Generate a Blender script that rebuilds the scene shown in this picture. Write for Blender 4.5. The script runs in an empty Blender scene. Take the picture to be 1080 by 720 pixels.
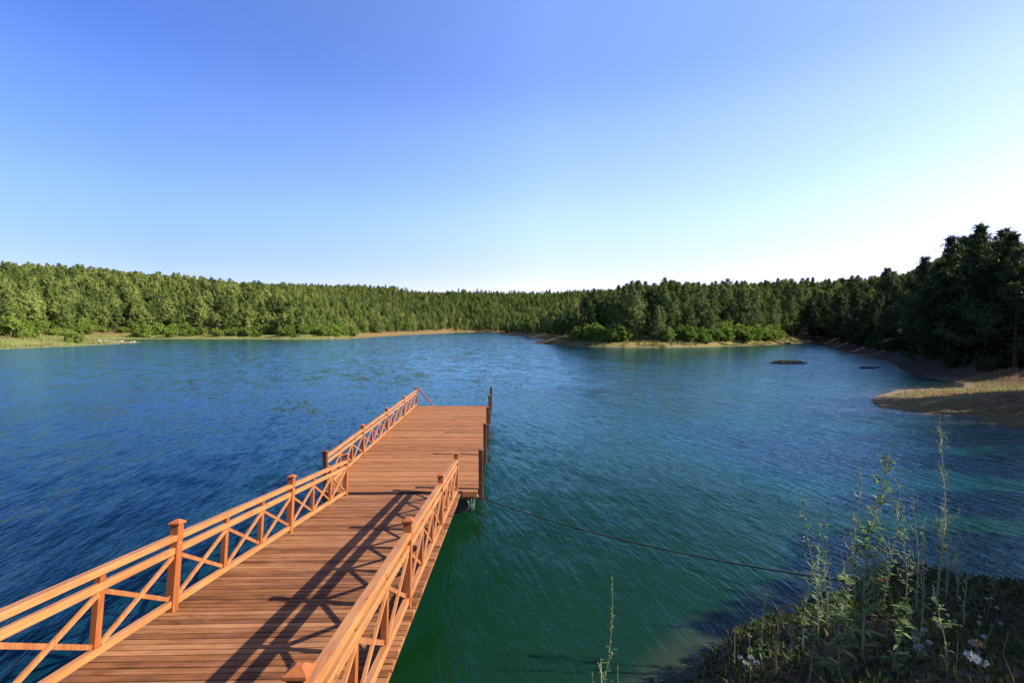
import bpy, bmesh, math, random
import numpy as np
from mathutils import Vector, Matrix, Euler

random.seed(7)
RNG = np.random.default_rng(11)
S = bpy.context.scene
C = S.collection
R = math.radians

# ------------------------------------------------------------------ camera
F, HY, VX, EYE = 500.0, 346.5, 528.0, 5.65      # focal length in px of a 1080 px frame, horizon row, vanishing column, eye height


def at(px, py, z=0.0):
    """point at height z seen at a pixel of the 1080x720 photograph"""
    d = (EYE - z) * F / (py - HY)
    return ((px - VX) / F * d, d)


cam = bpy.data.cameras.new('camera')
cam.sensor_width = 36.0
cam.lens = 36.0 * F / 1080.0
cam.clip_start, cam.clip_end = 0.05, 6000
co = bpy.data.objects.new('camera', cam)
C.objects.link(co)
co.location = (0, 0, EYE)
co.rotation_euler = (R(90) - math.atan((360 - HY) / F), 0, -math.atan((540 - VX) / F))
S.camera = co

# ------------------------------------------------------------------ light
EL, AZ = 31.5, 95.5          # sun: to the right and slightly behind the camera (azimuth clockwise from +Y)
W = bpy.data.worlds.new('World')
S.world = W
W.use_nodes = True
nt = W.node_tree
sky = nt.nodes.new('ShaderNodeTexSky')
sky.sky_type = 'NISHITA'
sky.sun_disc = False
sky.sun_elevation = R(EL)
sky.sun_rotation = R(AZ)
sky.air_density = 1.15
sky.dust_density = 0.9
sky.ozone_density = 2.2
sky.altitude = 300
hs = nt.nodes.new('ShaderNodeHueSaturation')
hs.inputs['Saturation'].default_value = 1.18
nt.links.new(sky.outputs[0], hs.inputs['Color'])
# the clear sky deepens to a saturated blue away from the sun and whitens towards it
tcw = nt.nodes.new('ShaderNodeTexCoord')
dotn = nt.nodes.new('ShaderNodeVectorMath')
dotn.operation = 'DOT_PRODUCT'
dotn.inputs[1].default_value = (math.sin(R(AZ)), math.cos(R(AZ)), 0)
nt.links.new(tcw.outputs['Generated'], dotn.inputs[0])
mr = nt.nodes.new('ShaderNodeMapRange')
mr.inputs['From Min'].default_value = -1
mr.inputs['From Max'].default_value = 1
nt.links.new(dotn.outputs['Value'], mr.inputs['Value'])
rp = nt.nodes.new('ShaderNodeValToRGB')
SKYT = [(0.0, (0.62, 0.62, 1.0)), (0.18, (0.72, 0.69, 1.05)), (0.3, (0.97, 0.86, 1.1)), (0.5, (1.50, 1.18, 1.36)), (0.83, (1.34, 1.03, 1.12)), (1.0, (1.36, 1.06, 1.1))]
el_ = rp.color_ramp.elements
while len(el_) < len(SKYT):
    el_.new(0.5)
for e_, (p_, c_) in zip(el_, SKYT):
    e_.position = p_
    e_.color = (*c_, 1)
nt.links.new(mr.outputs[0], rp.inputs[0])
tint = nt.nodes.new('ShaderNodeMix')
tint.data_type = 'RGBA'
tint.blend_type = 'MULTIPLY'
tint.inputs[0].default_value = 1.0
nt.links.new(hs.outputs[0], tint.inputs[6])
nt.links.new(rp.outputs[0], tint.inputs[7])
sepw = nt.nodes.new('ShaderNodeSeparateXYZ')
nt.links.new(tcw.outputs['Generated'], sepw.inputs[0])
low = nt.nodes.new('ShaderNodeValToRGB')
LOWT = [(0.0, (0.70, 0.69, 1.0)), (0.10, (0.80, 0.79, 1.0)), (0.24, (1, 1, 1)), (0.36, (1, 1, 1)), (0.46, (0.86, 0.90, 1.0)), (0.58, (0.96, 0.98, 1.0)), (1.0, (1.0, 1.0, 1.0))]
low.color_ramp.interpolation = 'EASE'
while len(low.color_ramp.elements) < len(LOWT):
    low.color_ramp.elements.new(0.5)
for e_, (p_, c_) in zip(low.color_ramp.elements, LOWT):
    e_.position = p_
    e_.color = (*c_, 1)
nt.links.new(sepw.outputs[2], low.inputs[0])
tint2 = nt.nodes.new('ShaderNodeMix')
tint2.data_type = 'RGBA'
tint2.blend_type = 'MULTIPLY'
tint2.inputs[0].default_value = 1.0
nt.links.new(tint.outputs[2], tint2.inputs[6])
nt.links.new(low.outputs[0], tint2.inputs[7])
nt.links.new(tint2.outputs[2], nt.nodes['Background'].inputs[0])
nt.nodes['Background'].inputs[1].default_value = 0.08
sun = bpy.data.lights.new('sun', 'SUN')
sun.energy = 5.0
sun.angle = R(0.53)
sun.color = (1.0, 0.93, 0.82)
so = bpy.data.objects.new('sun', sun)
C.objects.link(so)
sd = Vector((math.cos(R(EL)) * math.sin(R(AZ)), math.cos(R(EL)) * math.cos(R(AZ)), math.sin(R(EL))))
so.rotation_euler = sd.to_track_quat('Z', 'Y').to_euler()
so.location = (60, -20, 60)
S.view_settings.view_transform = 'Standard'
S.view_settings.look = 'None'
S.view_settings.exposure = 1.62
S.view_settings.gamma = 1
S.cycles.use_denoising = True
S.cycles.max_bounces = 6
S.cycles.transparent_max_bounces = 6


# ------------------------------------------------------------------ materials
class N:
    def __init__(s, name):
        s.m = bpy.data.materials.new(name)
        s.m.use_nodes = True
        s.t = s.m.node_tree
        s.p = s.t.nodes['Principled BSDF']
        s.out = s.t.nodes['Material Output']

    def n(s, typ, **kw):
        o = s.t.nodes.new(typ)
        for k, v in kw.items():
            if k.startswith('i_'):
                key = k[2:]
                o.inputs[int(key) if key.isdigit() else key].default_value = v
            else:
                setattr(o, k, v)
        return o

    def l(s, a, b):
        s.t.links.new(a, b)

    def ramp(s, fac, stops, interp='LINEAR'):
        r = s.n('ShaderNodeValToRGB')
        r.color_ramp.interpolation = interp
        e = r.color_ramp.elements
        while len(e) < len(stops):
            e.new(0.5)
        for x, (p, c) in zip(e, stops):
            x.position = p
            x.color = (*c, 1) if len(c) == 3 else c
        if fac is not None:
            s.l(fac, r.inputs[0])
        return r

    def mix(s, f, a, b, mode='MIX'):
        m = s.n('ShaderNodeMix', data_type='RGBA', blend_type=mode)
        for sock, v in ((0, f), (6, a), (7, b)):
            if isinstance(v, (int, float)):
                m.inputs[sock].default_value = v
            elif isinstance(v, tuple):
                m.inputs[sock].default_value = (*v, 1)
            else:
                s.l(v, m.inputs[sock])
        return m.outputs[2]

    def math(s, op, a, b=0.0, clamp=False):
        m = s.n('ShaderNodeMath', operation=op, use_clamp=clamp)
        for i, v in enumerate((a, b)):
            if isinstance(v, (int, float)):
                m.inputs[i].default_value = v
            else:
                s.l(v, m.inputs[i])
        return m.outputs[0]

    def noise(s, vec, scale, detail=4, rough=0.55, dist=0.0):
        o = s.n('ShaderNodeTexNoise', i_Scale=scale, i_Detail=detail, i_Roughness=rough, i_Distortion=dist)
        if vec is not None:
            s.l(vec, o.inputs['Vector'])
        return o.outputs['Fac']

    def mapping(s, scale=(1, 1, 1), rot=(0, 0, 0), kind='Object'):
        tc = s.n('ShaderNodeTexCoord')
        mp = s.n('ShaderNodeMapping')
        mp.inputs['Scale'].default_value = scale
        mp.inputs['Rotation'].default_value = rot
        s.l(tc.outputs[kind], mp.inputs['Vector'])
        return mp.outputs[0]


def wood(name, axis, dark, mid, light, rough=0.55, spec=0.35, wear=0.25):
    """oiled timber with its grain running along one axis of the object"""
    k = N(name)
    sc = [1.0, 1.0, 1.0]
    sc[axis] = 0.06
    geo = k.n('ShaderNodeNewGeometry')
    isl = geo.outputs['Random Per Island']
    tc = k.n('ShaderNodeTexCoord')
    add = k.n('ShaderNodeVectorMath', operation='MULTIPLY_ADD')
    k.l(isl, add.inputs[0])
    add.inputs[1].default_value = (31.7, 17.3, 23.9)
    k.l(tc.outputs['Object'], add.inputs[2])
    mp = k.n('ShaderNodeMapping')
    mp.inputs['Scale'].default_value = sc
    k.l(add.outputs[0], mp.inputs['Vector'])
    g1 = k.noise(mp.outputs[0], 26, 6, 0.65, 0.4)
    g2 = k.noise(mp.outputs[0], 90, 3, 0.6)
    blot = k.noise(add.outputs[0], 1.7, 3, 0.6)
    v = k.math('ADD', k.math('MULTIPLY', g1, 0.48), k.math('MULTIPLY', g2, 0.22))
    v = k.math('ADD', v, k.math('MULTIPLY', isl, 0.25))
    v = k.math('ADD', v, k.math('MULTIPLY', blot, wear))
    r = k.ramp(v, [(0.42, dark), (0.64, mid), (0.90, light)])
    # knots
    mk = k.n('ShaderNodeMapping')
    s2 = [3.2, 3.2, 3.2]
    s2[axis] = 1.1
    mk.inputs['Scale'].default_value = s2
    k.l(add.outputs[0], mk.inputs['Vector'])
    vo = k.n('ShaderNodeTexVoronoi', i_Scale=1.4)
    k.l(mk.outputs[0], vo.inputs['Vector'])
    kn = k.ramp(vo.outputs['Distance'], [(0.035, (1, 1, 1)), (0.085, (0, 0, 0))])
    grey = k.ramp(k.noise(add.outputs[0], 3.1, 5, 0.7), [(0.50, (0, 0, 0)), (0.72, (1, 1, 1))]).outputs[0]
    rr_ = k.mix(k.math('MULTIPLY', grey, 0.35), r.outputs[0], tuple(0.5 * m_ + 0.5 * a_ for m_, a_ in zip(mid, (0.15, 0.12, 0.10))))
    col = k.mix(k.math('MULTIPLY', kn.outputs[0], 0.75), rr_, tuple(c * 0.55 for c in dark))
    k.l(col, k.p.inputs['Base Color'])
    k.p.inputs['Roughness'].default_value = rough
    k.p.inputs['Specular IOR Level'].default_value = spec
    b = k.n('ShaderNodeBump', i_Strength=0.25, i_Distance=0.004)
    k.l(g1, b.inputs['Height'])
    k.l(b.outputs[0], k.p.inputs['Normal'])
    return k.m


WD, WM, WL = (0.12, 0.034, 0.009), (0.25, 0.090, 0.028), (0.35, 0.155, 0.062)
M = {}
M['rail'] = wood('stained_rail_timber', 1, WD, (0.275, 0.114, 0.034), (0.37, 0.186, 0.070))
M['post'] = wood('stained_post_timber', 2, (0.095, 0.022, 0.004), (0.21, 0.059, 0.011), (0.29, 0.100, 0.026))
M['brace'] = wood('stained_brace_timber', 2, WD, (0.25, 0.099, 0.031), (0.35, 0.168, 0.066))
M['deck'] = wood('deck_board_timber', 0, (0.030, 0.010, 0.004), (0.142, 0.054, 0.019), (0.265, 0.126, 0.055), rough=0.7, spec=0.12, wear=0.40)
M['deckp'] = wood('pontoon_board_timber', 0, (0.068, 0.023, 0.008), (0.195, 0.078, 0.028), (0.285, 0.133, 0.056), rough=0.7, spec=0.12, wear=0.34)
M['beam'] = wood('frame_timber', 1, (0.10, 0.03, 0.012), (0.24, 0.08, 0.025), (0.36, 0.14, 0.05))
M['dpost'] = wood('dark_mooring_timber', 2, (0.028, 0.009, 0.005), (0.07, 0.021, 0.009), (0.12, 0.038, 0.014))
M['pink'] = wood('pink_painted_timber', 2, (0.25, 0.075, 0.05), (0.33, 0.11, 0.08), (0.36, 0.15, 0.11))


def plain(name, c1, c2, scale=4, rough=0.7, metal=0.0, bump=0.0):
    k = N(name)
    v = k.mapping()
    f = k.noise(v, scale, 5, 0.6)
    r = k.ramp(f, [(0.3, c1), (0.7, c2)])
    k.l(r.outputs[0], k.p.inputs['Base Color'])
    k.p.inputs['Roughness'].default_value = rough
    k.p.inputs['Metallic'].default_value = metal
    if bump:
        b = k.n('ShaderNodeBump', i_Strength=0.6, i_Distance=bump)
        k.l(f, b.inputs['Height'])
        k.l(b.outputs[0], k.p.inputs['Normal'])
    return k.m


M['float'] = plain('dark_plastic_float', (0.008, 0.009, 0.010), (0.02, 0.02, 0.022), 6, 0.55)
M['steel'] = plain('galvanised_steel', (0.45, 0.46, 0.47), (0.62, 0.63, 0.64), 20, 0.45, 0.6)
M['cable'] = plain('dark_steel_cable', (0.004, 0.006, 0.006), (0.010, 0.012, 0.012), 30, 0.8)
M['rock'] = plain('pale_limestone', (0.17, 0.15, 0.12), (0.30, 0.28, 0.25), 3, 0.9, 0, 0.05)
M['drock'] = plain('dark_stone', (0.025, 0.022, 0.019), (0.07, 0.06, 0.05), 3, 0.9, 0, 0.05)
M['bark'] = plain('pine_bark', (0.05, 0.032, 0.022), (0.14, 0.085, 0.055), 9, 0.95, 0, 0.03)


def foliage(name, stops, trans=0.25, var=0.35, zc=False):
    k = N(name)
    oi = k.n('ShaderNodeObjectInfo')
    geo = k.n('ShaderNodeNewGeometry')
    v = k.math('ADD', k.math('MULTIPLY', geo.outputs['Random Per Island'], 1 - var), k.math('MULTIPLY', oi.outputs['Random'], var))
    r = k.ramp(v, stops)
    k.l(r.outputs[0], k.p.inputs['Base Color'])
    k.p.inputs['Roughness'].default_value = 0.7
    k.p.inputs['Specular IOR Level'].default_value = 0.06
    tr = k.n('ShaderNodeBsdfTranslucent')
    k.l(k.mix(0.5, r.outputs[0], (0.12, 0.20, 0.02)), tr.inputs[0])
    mx = k.n('ShaderNodeMixShader', i_0=trans)
    k.l(k.p.outputs[0], mx.inputs[1])
    k.l(tr.outputs[0], mx.inputs[2])
    k.l(mx.outputs[0], k.out.inputs['Surface'])
    return k.m


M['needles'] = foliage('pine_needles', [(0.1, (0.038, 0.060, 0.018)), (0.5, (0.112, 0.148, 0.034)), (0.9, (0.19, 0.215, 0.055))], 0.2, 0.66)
M['needlesd'] = foliage('shade_darkened_pine_needles', [(0.05, (0.014, 0.019, 0.009)), (0.5, (0.027, 0.035, 0.013)), (0.95, (0.048, 0.055, 0.022))], 0.1, 0.5)  # darker copy of the needles, right bank shade put into the colour
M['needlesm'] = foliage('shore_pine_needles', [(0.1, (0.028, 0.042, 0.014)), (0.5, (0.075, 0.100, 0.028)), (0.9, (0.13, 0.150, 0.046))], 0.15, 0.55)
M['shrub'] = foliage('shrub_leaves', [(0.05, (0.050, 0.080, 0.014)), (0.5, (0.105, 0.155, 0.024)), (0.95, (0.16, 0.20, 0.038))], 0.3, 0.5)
M['weed'] = foliage('weed_leaves', [(0.05, (0.050, 0.085, 0.020)), (0.6, (0.105, 0.165, 0.045)), (0.95, (0.22, 0.25, 0.12))], 0.3, 0.3)
M['under'] = foliage('undergrowth_leaves', [(0.05, (0.014, 0.018, 0.008)), (0.5, (0.030, 0.038, 0.013)), (0.95, (0.07, 0.06, 0.026))], 0.15, 0.1)
M['straw'] = foliage('dry_grass_blades', [(0.05, (0.13, 0.095, 0.036)), (0.6, (0.26, 0.20, 0.085)), (0.95, (0.36, 0.30, 0.15))], 0.2, 0.1)
M['reed'] = foliage('reed_blades', [(0.05, (0.015, 0.02, 0.008)), (0.6, (0.028, 0.034, 0.013)), (0.95, (0.055, 0.055, 0.024))], 0.2, 0.1)
M['stalk'] = foliage('pale_stalk', [(0.05, (0.18, 0.18, 0.11)), (0.6, (0.32, 0.30, 0.21)), (0.95, (0.46, 0.43, 0.34))], 0.1, 0.4)
M['petal'] = foliage('white_petals', [(0.05, (0.42, 0.42, 0.38)), (0.95, (0.65, 0.65, 0.6))], 0.2, 0.2)
M['orange'] = foliage('orange_petals', [(0.05, (0.60, 0.10, 0.02)), (0.95, (0.75, 0.22, 0.04))], 0.2, 0.2)
M['seed'] = foliage('brown_seed_heads', [(0.05, (0.22, 0.12, 0.06)), (0.95, (0.42, 0.26, 0.14))], 0.1, 0.2)


# ------------------------------------------------------------------ mesh helpers
def mesh_np(name, V, Fc, mat=None, smooth=False):
    """mesh from vertex array and list/array of faces of one size"""
    me = bpy.data.meshes.new(name)
    V = np.asarray(V, dtype=np.float32)
    Fc = np.asarray(Fc, dtype=np.int32)
    n, k = Fc.shape
    me.vertices.add(len(V))
    me.vertices.foreach_set('co', V.ravel())
    me.loops.add(n * k)
    me.loops.foreach_set('vertex_index', Fc.ravel())
    me.polygons.add(n)
    me.polygons.foreach_set('loop_start', np.arange(0, n * k, k, dtype=np.int32))
    me.polygons.foreach_set('loop_total', np.full(n, k, dtype=np.int32))
    me.update(calc_edges=True)
    me.validate()
    if smooth:
        me.polygons.foreach_set('use_smooth', np.ones(n, dtype=bool))
    if mat:
        me.materials.append(mat)
    return me


def link(name, me, parent=None, loc=(0, 0, 0)):
    o = bpy.data.objects.new(name, me)
    C.objects.link(o)
    o.location = loc
    if parent:
        o.parent = parent
    return o


def empty(name, loc=(0, 0, 0), rot=(0, 0, 0)):
    o = bpy.data.objects.new(name, None)
    C.objects.link(o)
    o.empty_display_size = 0.2
    o.location = loc
    o.rotation_euler = rot
    return o


def tag(o, label=None, cat=None, group=None, kind=None):
    for k, v in (('label', label), ('category', cat), ('group', group), ('kind', kind)):
        if v:
            o[k] = v
    return o


class MB:
    """collects boxes, bars and tubes, then links them as one mesh"""

    def __init__(s):
        s.bm = bmesh.new()

    def box(s, x0, x1, y0, y1, z0, z1, bev=0.004):
        r = bmesh.ops.create_cube(s.bm, size=1.0)
        vs = r['verts']
        for v in vs:
            v.co = Vector(((x0 + x1) / 2 + v.co.x * (x1 - x0), (y0 + y1) / 2 + v.co.y * (y1 - y0), (z0 + z1) / 2 + v.co.z * (z1 - z0)))
        if bev:
            es = list({e for v in vs for e in v.link_edges})
            bmesh.ops.bevel(s.bm, geom=es, offset=bev, segments=1, affect='EDGES')
        return s

    def bar(s, a, b, w, t, up=(1, 0, 0), bev=0.003):
        """bar from a to b, w across 'up' cross direction, t along 'up'"""
        a, b = Vector(a), Vector(b)
        d = (b - a)
        L = d.length
        d.normalize()
        u = Vector(up)
        u = (u - d * u.dot(d)).normalized()
        v = d.cross(u)
        r = bmesh.ops.create_cube(s.bm, size=1.0)
        vs = r['verts']
        for q in vs:
            c = q.co.copy()
            q.co = (a + b) / 2 + d * (c.x * L) + u * (c.y * t) + v * (c.z * w)
        if bev:
            es = list({e for q in vs for e in q.link_edges})
            bmesh.ops.bevel(s.bm, geom=es, offset=bev, segments=1, affect='EDGES')
        return s

    def tube(s, pts, rad, seg=6, cap=True):
        pts = [Vector(p) for p in pts]
        rads = rad if isinstance(rad, (list, tuple)) else [rad] * len(pts)
        rings = []
        for i, p in enumerate(pts):
            t = (pts[min(i + 1, len(pts) - 1)] - pts[max(i - 1, 0)]).normalized()
            a = Vector((0, 0, 1)) if abs(t.z) < 0.9 else Vector((1, 0, 0))
            u = t.cross(a).normalized()
            v = t.cross(u)
            rings.append([s.bm.verts.new(p + (u * math.cos(2 * math.pi * k / seg) + v * math.sin(2 * math.pi * k / seg)) * rads[i]) for k in range(seg)])
        for r0, r1 in zip(rings, rings[1:]):
            for k in range(seg):
                s.bm.faces.new((r0[k], r0[(k + 1) % seg], r1[(k + 1) % seg], r1[k]))
        if cap:
            s.bm.faces.new(rings[0])
            s.bm.faces.new(rings[-1][::-1])
        return s

    def build(s, name, mat, parent=None, loc=(0, 0, 0), smooth=False):
        bmesh.ops.recalc_face_normals(s.bm, faces=s.bm.faces[:])
        me = bpy.data.meshes.new(name)
        s.bm.to_mesh(me)
        s.bm.free()
        me.materials.append(mat)
        if smooth:
            for p in me.polygons:
                p.use_smooth = True
        return link(name, me, parent, loc)


# ------------------------------------------------------------------ shoreline, terrain height
def P(px, py):
    return at(px, py)


LAKE = [(-190, 40), (-152, 110), P(0, 368.3), P(80, 365), P(122, 363), P(150, 361.2), P(163, 360.4), (-158, 205), (-176, 222), (-200, 240), (-196, 262), (-168, 262),
        P(260, 357.4), P(330, 358), P(360, 357.7), P(380, 356.9), (-86, 292), P(404, 354.8), P(428, 353.3), P(452, 352.2), P(478, 351), (-72, 760), (-35, 830),
        (0, 700), P(520, 351.6), P(548, 354), P(570, 357.3), (15, 200), (11, 176), P(584, 363.4), P(612, 365.2), P(650, 366.4), P(700, 366.7), P(750, 366),
        P(790, 365), P(824, 363.6), (118, 182), (130, 196), (136, 196), (124, 178), P(868, 363), P(886, 369.5), P(910, 374.5), P(938, 380.5), P(958, 388), P(978, 396), P(1000, 402),
        (47.5, 47.4), (44, 44.5), P(958, 411), P(936, 417), P(926, 426), P(936, 432.5), P(985, 439), P(1040, 443), (29, 26.5), (28, 20), (24, 14.5), (18, 10.6), (13, 9.6), (10.3, 9.9), P(935, 603),
        P(900, 624), P(860, 652), P(805, 684), P(750, 716), (1.6, 5.6), (0, 4.9), (-1.5, 4.2), (-3, 3.4), (-6, 2.8), (-12, 1), (-30, -8), (-80, -40), (-160, -50)]
LAKE = np.array(LAKE, dtype=np.float64)
# smooth the outline a little and roughen it at the metre scale
def refine(Pp):
    out = []
    n = len(Pp)
    for i in range(n):
        a, b = Pp[i], Pp[(i + 1) % n]
        out.append(a * 0.8 + b * 0.2)
        out.append(a * 0.2 + b * 0.8)
    return np.array(out)
LAKE = refine(LAKE)


def sdist(X, Y):
    """signed distance to the lake outline, positive on land"""
    X = np.asarray(X, float)
    Y = np.asarray(Y, float)
    best = np.full(X.shape, 1e18)
    inside = np.zeros(X.shape, bool)
    n = len(LAKE)
    for i in range(n):
        ax, ay = LAKE[i]
        bx, by = LAKE[(i + 1) % n]
        dx, dy = bx - ax, by - ay
        t = np.clip(((X - ax) * dx + (Y - ay) * dy) / (dx * dx + dy * dy), 0, 1)
        q = (X - ax - t * dx) ** 2 + (Y - ay - t * dy) ** 2
        best = np.minimum(best, q)
        c = (ay > Y) != (by > Y)
        xi = ax + (Y - ay) / (dy if dy else 1e-9) * dx
        inside ^= c & (X < xi)
    d = np.sqrt(best)
    return np.where(inside, -d, d)


_GR = np.random.default_rng(3).random((64, 64))
def vnoise(X, Y, s):
    x, y = np.asarray(X) / s, np.asarray(Y) / s
    xi, yi = np.floor(x).astype(int), np.floor(y).astype(int)
    fx, fy = x - xi, y - yi
    fx, fy = fx * fx * (3 - 2 * fx), fy * fy * (3 - 2 * fy)
    g = lambda a, b: _GR[a % 64, b % 64]
    return (g(xi, yi) * (1 - fx) + g(xi + 1, yi) * fx) * (1 - fy) + (g(xi, yi + 1) * (1 - fx) + g(xi + 1, yi + 1) * fx) * fy - 0.5


def sstep(a, b, x):
    t = np.clip((x - a) / (b - a), 0, 1)
    return t * t * (3 - 2 * t)


SKX = [-400, 0, 40, 100, 150, 200, 250, 300, 360, 400, 440, 500, 560, 600, 640, 700, 800, 860, 920, 950, 970, 1000, 1040, 1080, 1300, 1800]
SKY = [294, 288, 285, 289, 293, 296, 303, 303, 302.5, 303, 304, 305, 307, 308, 308, 306.5, 304, 302.5, 299, 296, 290, 271, 256, 256, 258, 258]
TREE = 13.0


def height(X, Y, s=None):
    X = np.asarray(X, float)
    Y = np.asarray(Y, float)
    if s is None:
        s = sdist(X, Y)
    D = np.maximum(Y, 1.0)
    az = np.where(Y > 1.0, VX + F * X / D, np.where(X > 0, 1800.0, -400.0))
    az = np.clip(az, -400, 1800)
    dist = np.hypot(X, Y)
    n = vnoise(X, Y, 23) * 1.2 + vnoise(X, Y, 8) * 0.5
    sp = np.maximum(s, 0)
    # meadow on the left, steep earth bank elsewhere
    left = 1 - sstep(420, 520, az)
    bank = 1.6 * sstep(2.0, 7.0, sp) + 0.05 * sp
    mead = 0.045 * sp + 0.9 * sstep(8, 26, sp)
    spit = sstep(26, 40, Y) * (1 - sstep(46, 52, Y)) * sstep(20, 26, X) * (1 - sstep(52, 62, X))
    low = left * mead + (1 - left) * bank
    low = low * (1 - 0.90 * spit)
    hill = np.maximum(sp - (14 + 20 * left), 0) * (0.21 + 0.06 * vnoise(X, Y, 90))
    hill = np.minimum(hill, 95)
    cap = EYE + (HY - np.interp(az, SKX, SKY)) * dist * np.where(Y > 1, D / dist, 0.8) / F - TREE
    cap = np.maximum(cap, 1.6)
    hh = low + hill
    soft = 2.0
    far = -soft * np.log(np.exp(-np.minimum(hh, 200) / soft) + np.exp(-np.minimum(cap, 200) / soft))
    far = np.where(hh < 1.5, hh, far)
    far = np.where(s > 6, far + n * sstep(6, 14, s), far)
    kx = 1 - 0.72 * sstep(3, 8, X)
    near = kx * 2.2 * (1 - np.exp(-sp / 1.5)) + (0.3 - 0.1 * sstep(3, 8, X)) * np.minimum(sp, 12) + (vnoise(X, Y, 1.1) * 0.25 + vnoise(X, Y, 0.4) * 0.1) * sstep(0, 1.5, sp)
    w = 1 - sstep(16, 26, dist)
    z = near * w + far * (1 - w)
    under = -np.minimum(0.25 * np.maximum(-s, 0) + 0.02, 6)
    return np.where(s > 0, z + 0.01, under)


def h1(x, y):
    return float(height(np.array([x]), np.array([y]))[0])


# polar sheet around the camera: fine in front
ang = np.concatenate([np.linspace(-62, 62, 640), np.linspace(62, 298, 120)[1:-1]])
rad = np.concatenate([[0.0], np.exp(np.linspace(math.log(0.8), math.log(2600), 430))])
A, Rr = np.meshgrid(np.radians(ang), rad)
GX, GY = Rr * np.sin(A), Rr * np.cos(A)
GS = sdist(GX, GY) + (vnoise(GX, GY, 3.0) * 0.5 + vnoise(GX, GY, 9.0) * 1.2) * sstep(20, 60, Rr) * sstep(0, 0.5, np.abs(GX)) + vnoise(GX, GY, 0.9) * 0.35
GZ = height(GX, GY, GS)
na, nr = len(ang), len(rad)
idx = np.arange(na * nr).reshape(nr, na)
q = np.stack([idx[:-1], np.roll(idx, -1, 1)[:-1], np.roll(idx, -1, 1)[1:], idx[1:]], -1).reshape(-1, 4)


def attr(me, name, arr):
    a = me.attributes.new(name, 'FLOAT', 'POINT')
    a.data.foreach_set('value', np.asarray(arr, np.float32).ravel())


# ---- ground material
k = N('ground_soil_and_grass')
pos = k.n('ShaderNodeNewGeometry').outputs['Position']
sh = k.n('ShaderNodeAttribute', attribute_name='shore').outputs['Fac']
gr = k.n('ShaderNodeAttribute', attribute_name='grassy').outputs['Fac']
n1 = k.noise(pos, 0.12, 5, 0.6)
n2 = k.noise(pos, 1.3, 6, 0.65)
n3 = k.noise(pos, 9.0, 4, 0.6)
soil = k.ramp(n2, [(0.3, (0.055, 0.026, 0.012)), (0.5, (0.155, 0.068, 0.032)), (0.72, (0.24, 0.13, 0.068))]).outputs[0]
sand = k.ramp(n2, [(0.3, (0.10, 0.068, 0.038)), (0.7, (0.18, 0.13, 0.078))]).outputs[0]
grass = k.ramp(k.math('ADD', k.math('MULTIPLY', n1, 0.5), k.math('MULTIPLY', n3, 0.5)),
               [(0.3, (0.070, 0.105, 0.020)), (0.5, (0.112, 0.145, 0.030)), (0.7, (0.165, 0.165, 0.050))]).outputs[0]
floor_ = k.ramp(n2, [(0.3, (0.035, 0.028, 0.014)), (0.7, (0.09, 0.07, 0.03))]).outputs[0]
shn = k.math('ADD', sh, k.math('MULTIPLY', k.math('SUBTRACT', n1, 0.5), 9.0))
shn = k.math('ADD', shn, k.math('MULTIPLY', k.math('SUBTRACT', n2, 0.5), 4.0))
f_sand = k.ramp(k.math('DIVIDE', shn, 10.0), [(0.08, (1, 1, 1)), (0.24, (0, 0, 0))]).outputs[0]
f_gr = k.math('MULTIPLY', k.ramp(n1, [(0.40, (0, 0, 0)), (0.55, (1, 1, 1))]).outputs[0], 0.55)
n4 = k.noise(pos, 0.30, 5, 0.7)
gmask0 = k.math('MAXIMUM', k.math('MULTIPLY', gr, k.ramp(n2, [(0.30, (0.3, 0.3, 0.3)), (0.48, (1, 1, 1))]).outputs[0]), f_gr)
gmask = k.math('MULTIPLY', gmask0, k.ramp(n4, [(0.40, (0.55, 0.55, 0.55)), (0.54, (1, 1, 1))]).outputs[0])
c = k.mix(gmask, soil, grass)
c = k.mix(f_sand, c, sand)
f_floor = k.ramp(k.math('DIVIDE', shn, 60.0), [(0.45, (0, 0, 0)), (0.70, (1, 1, 1))]).outputs[0]
c = k.mix(f_floor, c, floor_)
wet = k.ramp(sh, [(0.0, (1, 1, 1)), (0.5, (0, 0, 0))]).outputs[0]
c = k.mix(k.math('MULTIPLY', wet, 0.55), c, (0.05, 0.04, 0.028))
c = k.mix(k.math('MULTIPLY', k.n('ShaderNodeAttribute', attribute_name='bank_shade_tint').outputs['Fac'], 0.9), c, k.ramp(n2, [(0.3, (0.013, 0.009, 0.005)), (0.7, (0.034, 0.023, 0.013))]).outputs[0])  # shade of the right bank painted in as darker soil
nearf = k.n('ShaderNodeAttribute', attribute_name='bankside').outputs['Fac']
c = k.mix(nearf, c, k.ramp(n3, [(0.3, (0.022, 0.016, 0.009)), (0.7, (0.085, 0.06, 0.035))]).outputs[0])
k.l(c, k.p.inputs['Base Color'])
k.p.inputs['Roughness'].default_value = 0.95
k.p.inputs['Specular IOR Level'].default_value = 0.1
b = k.n('ShaderNodeBump', i_Strength=0.7, i_Distance=0.12)
k.l(k.math('ADD', n2, k.math('MULTIPLY', n3, 0.4)), b.inputs['Height'])
k.l(b.outputs[0], k.p.inputs['Normal'])
M['ground'] = k.m

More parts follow.
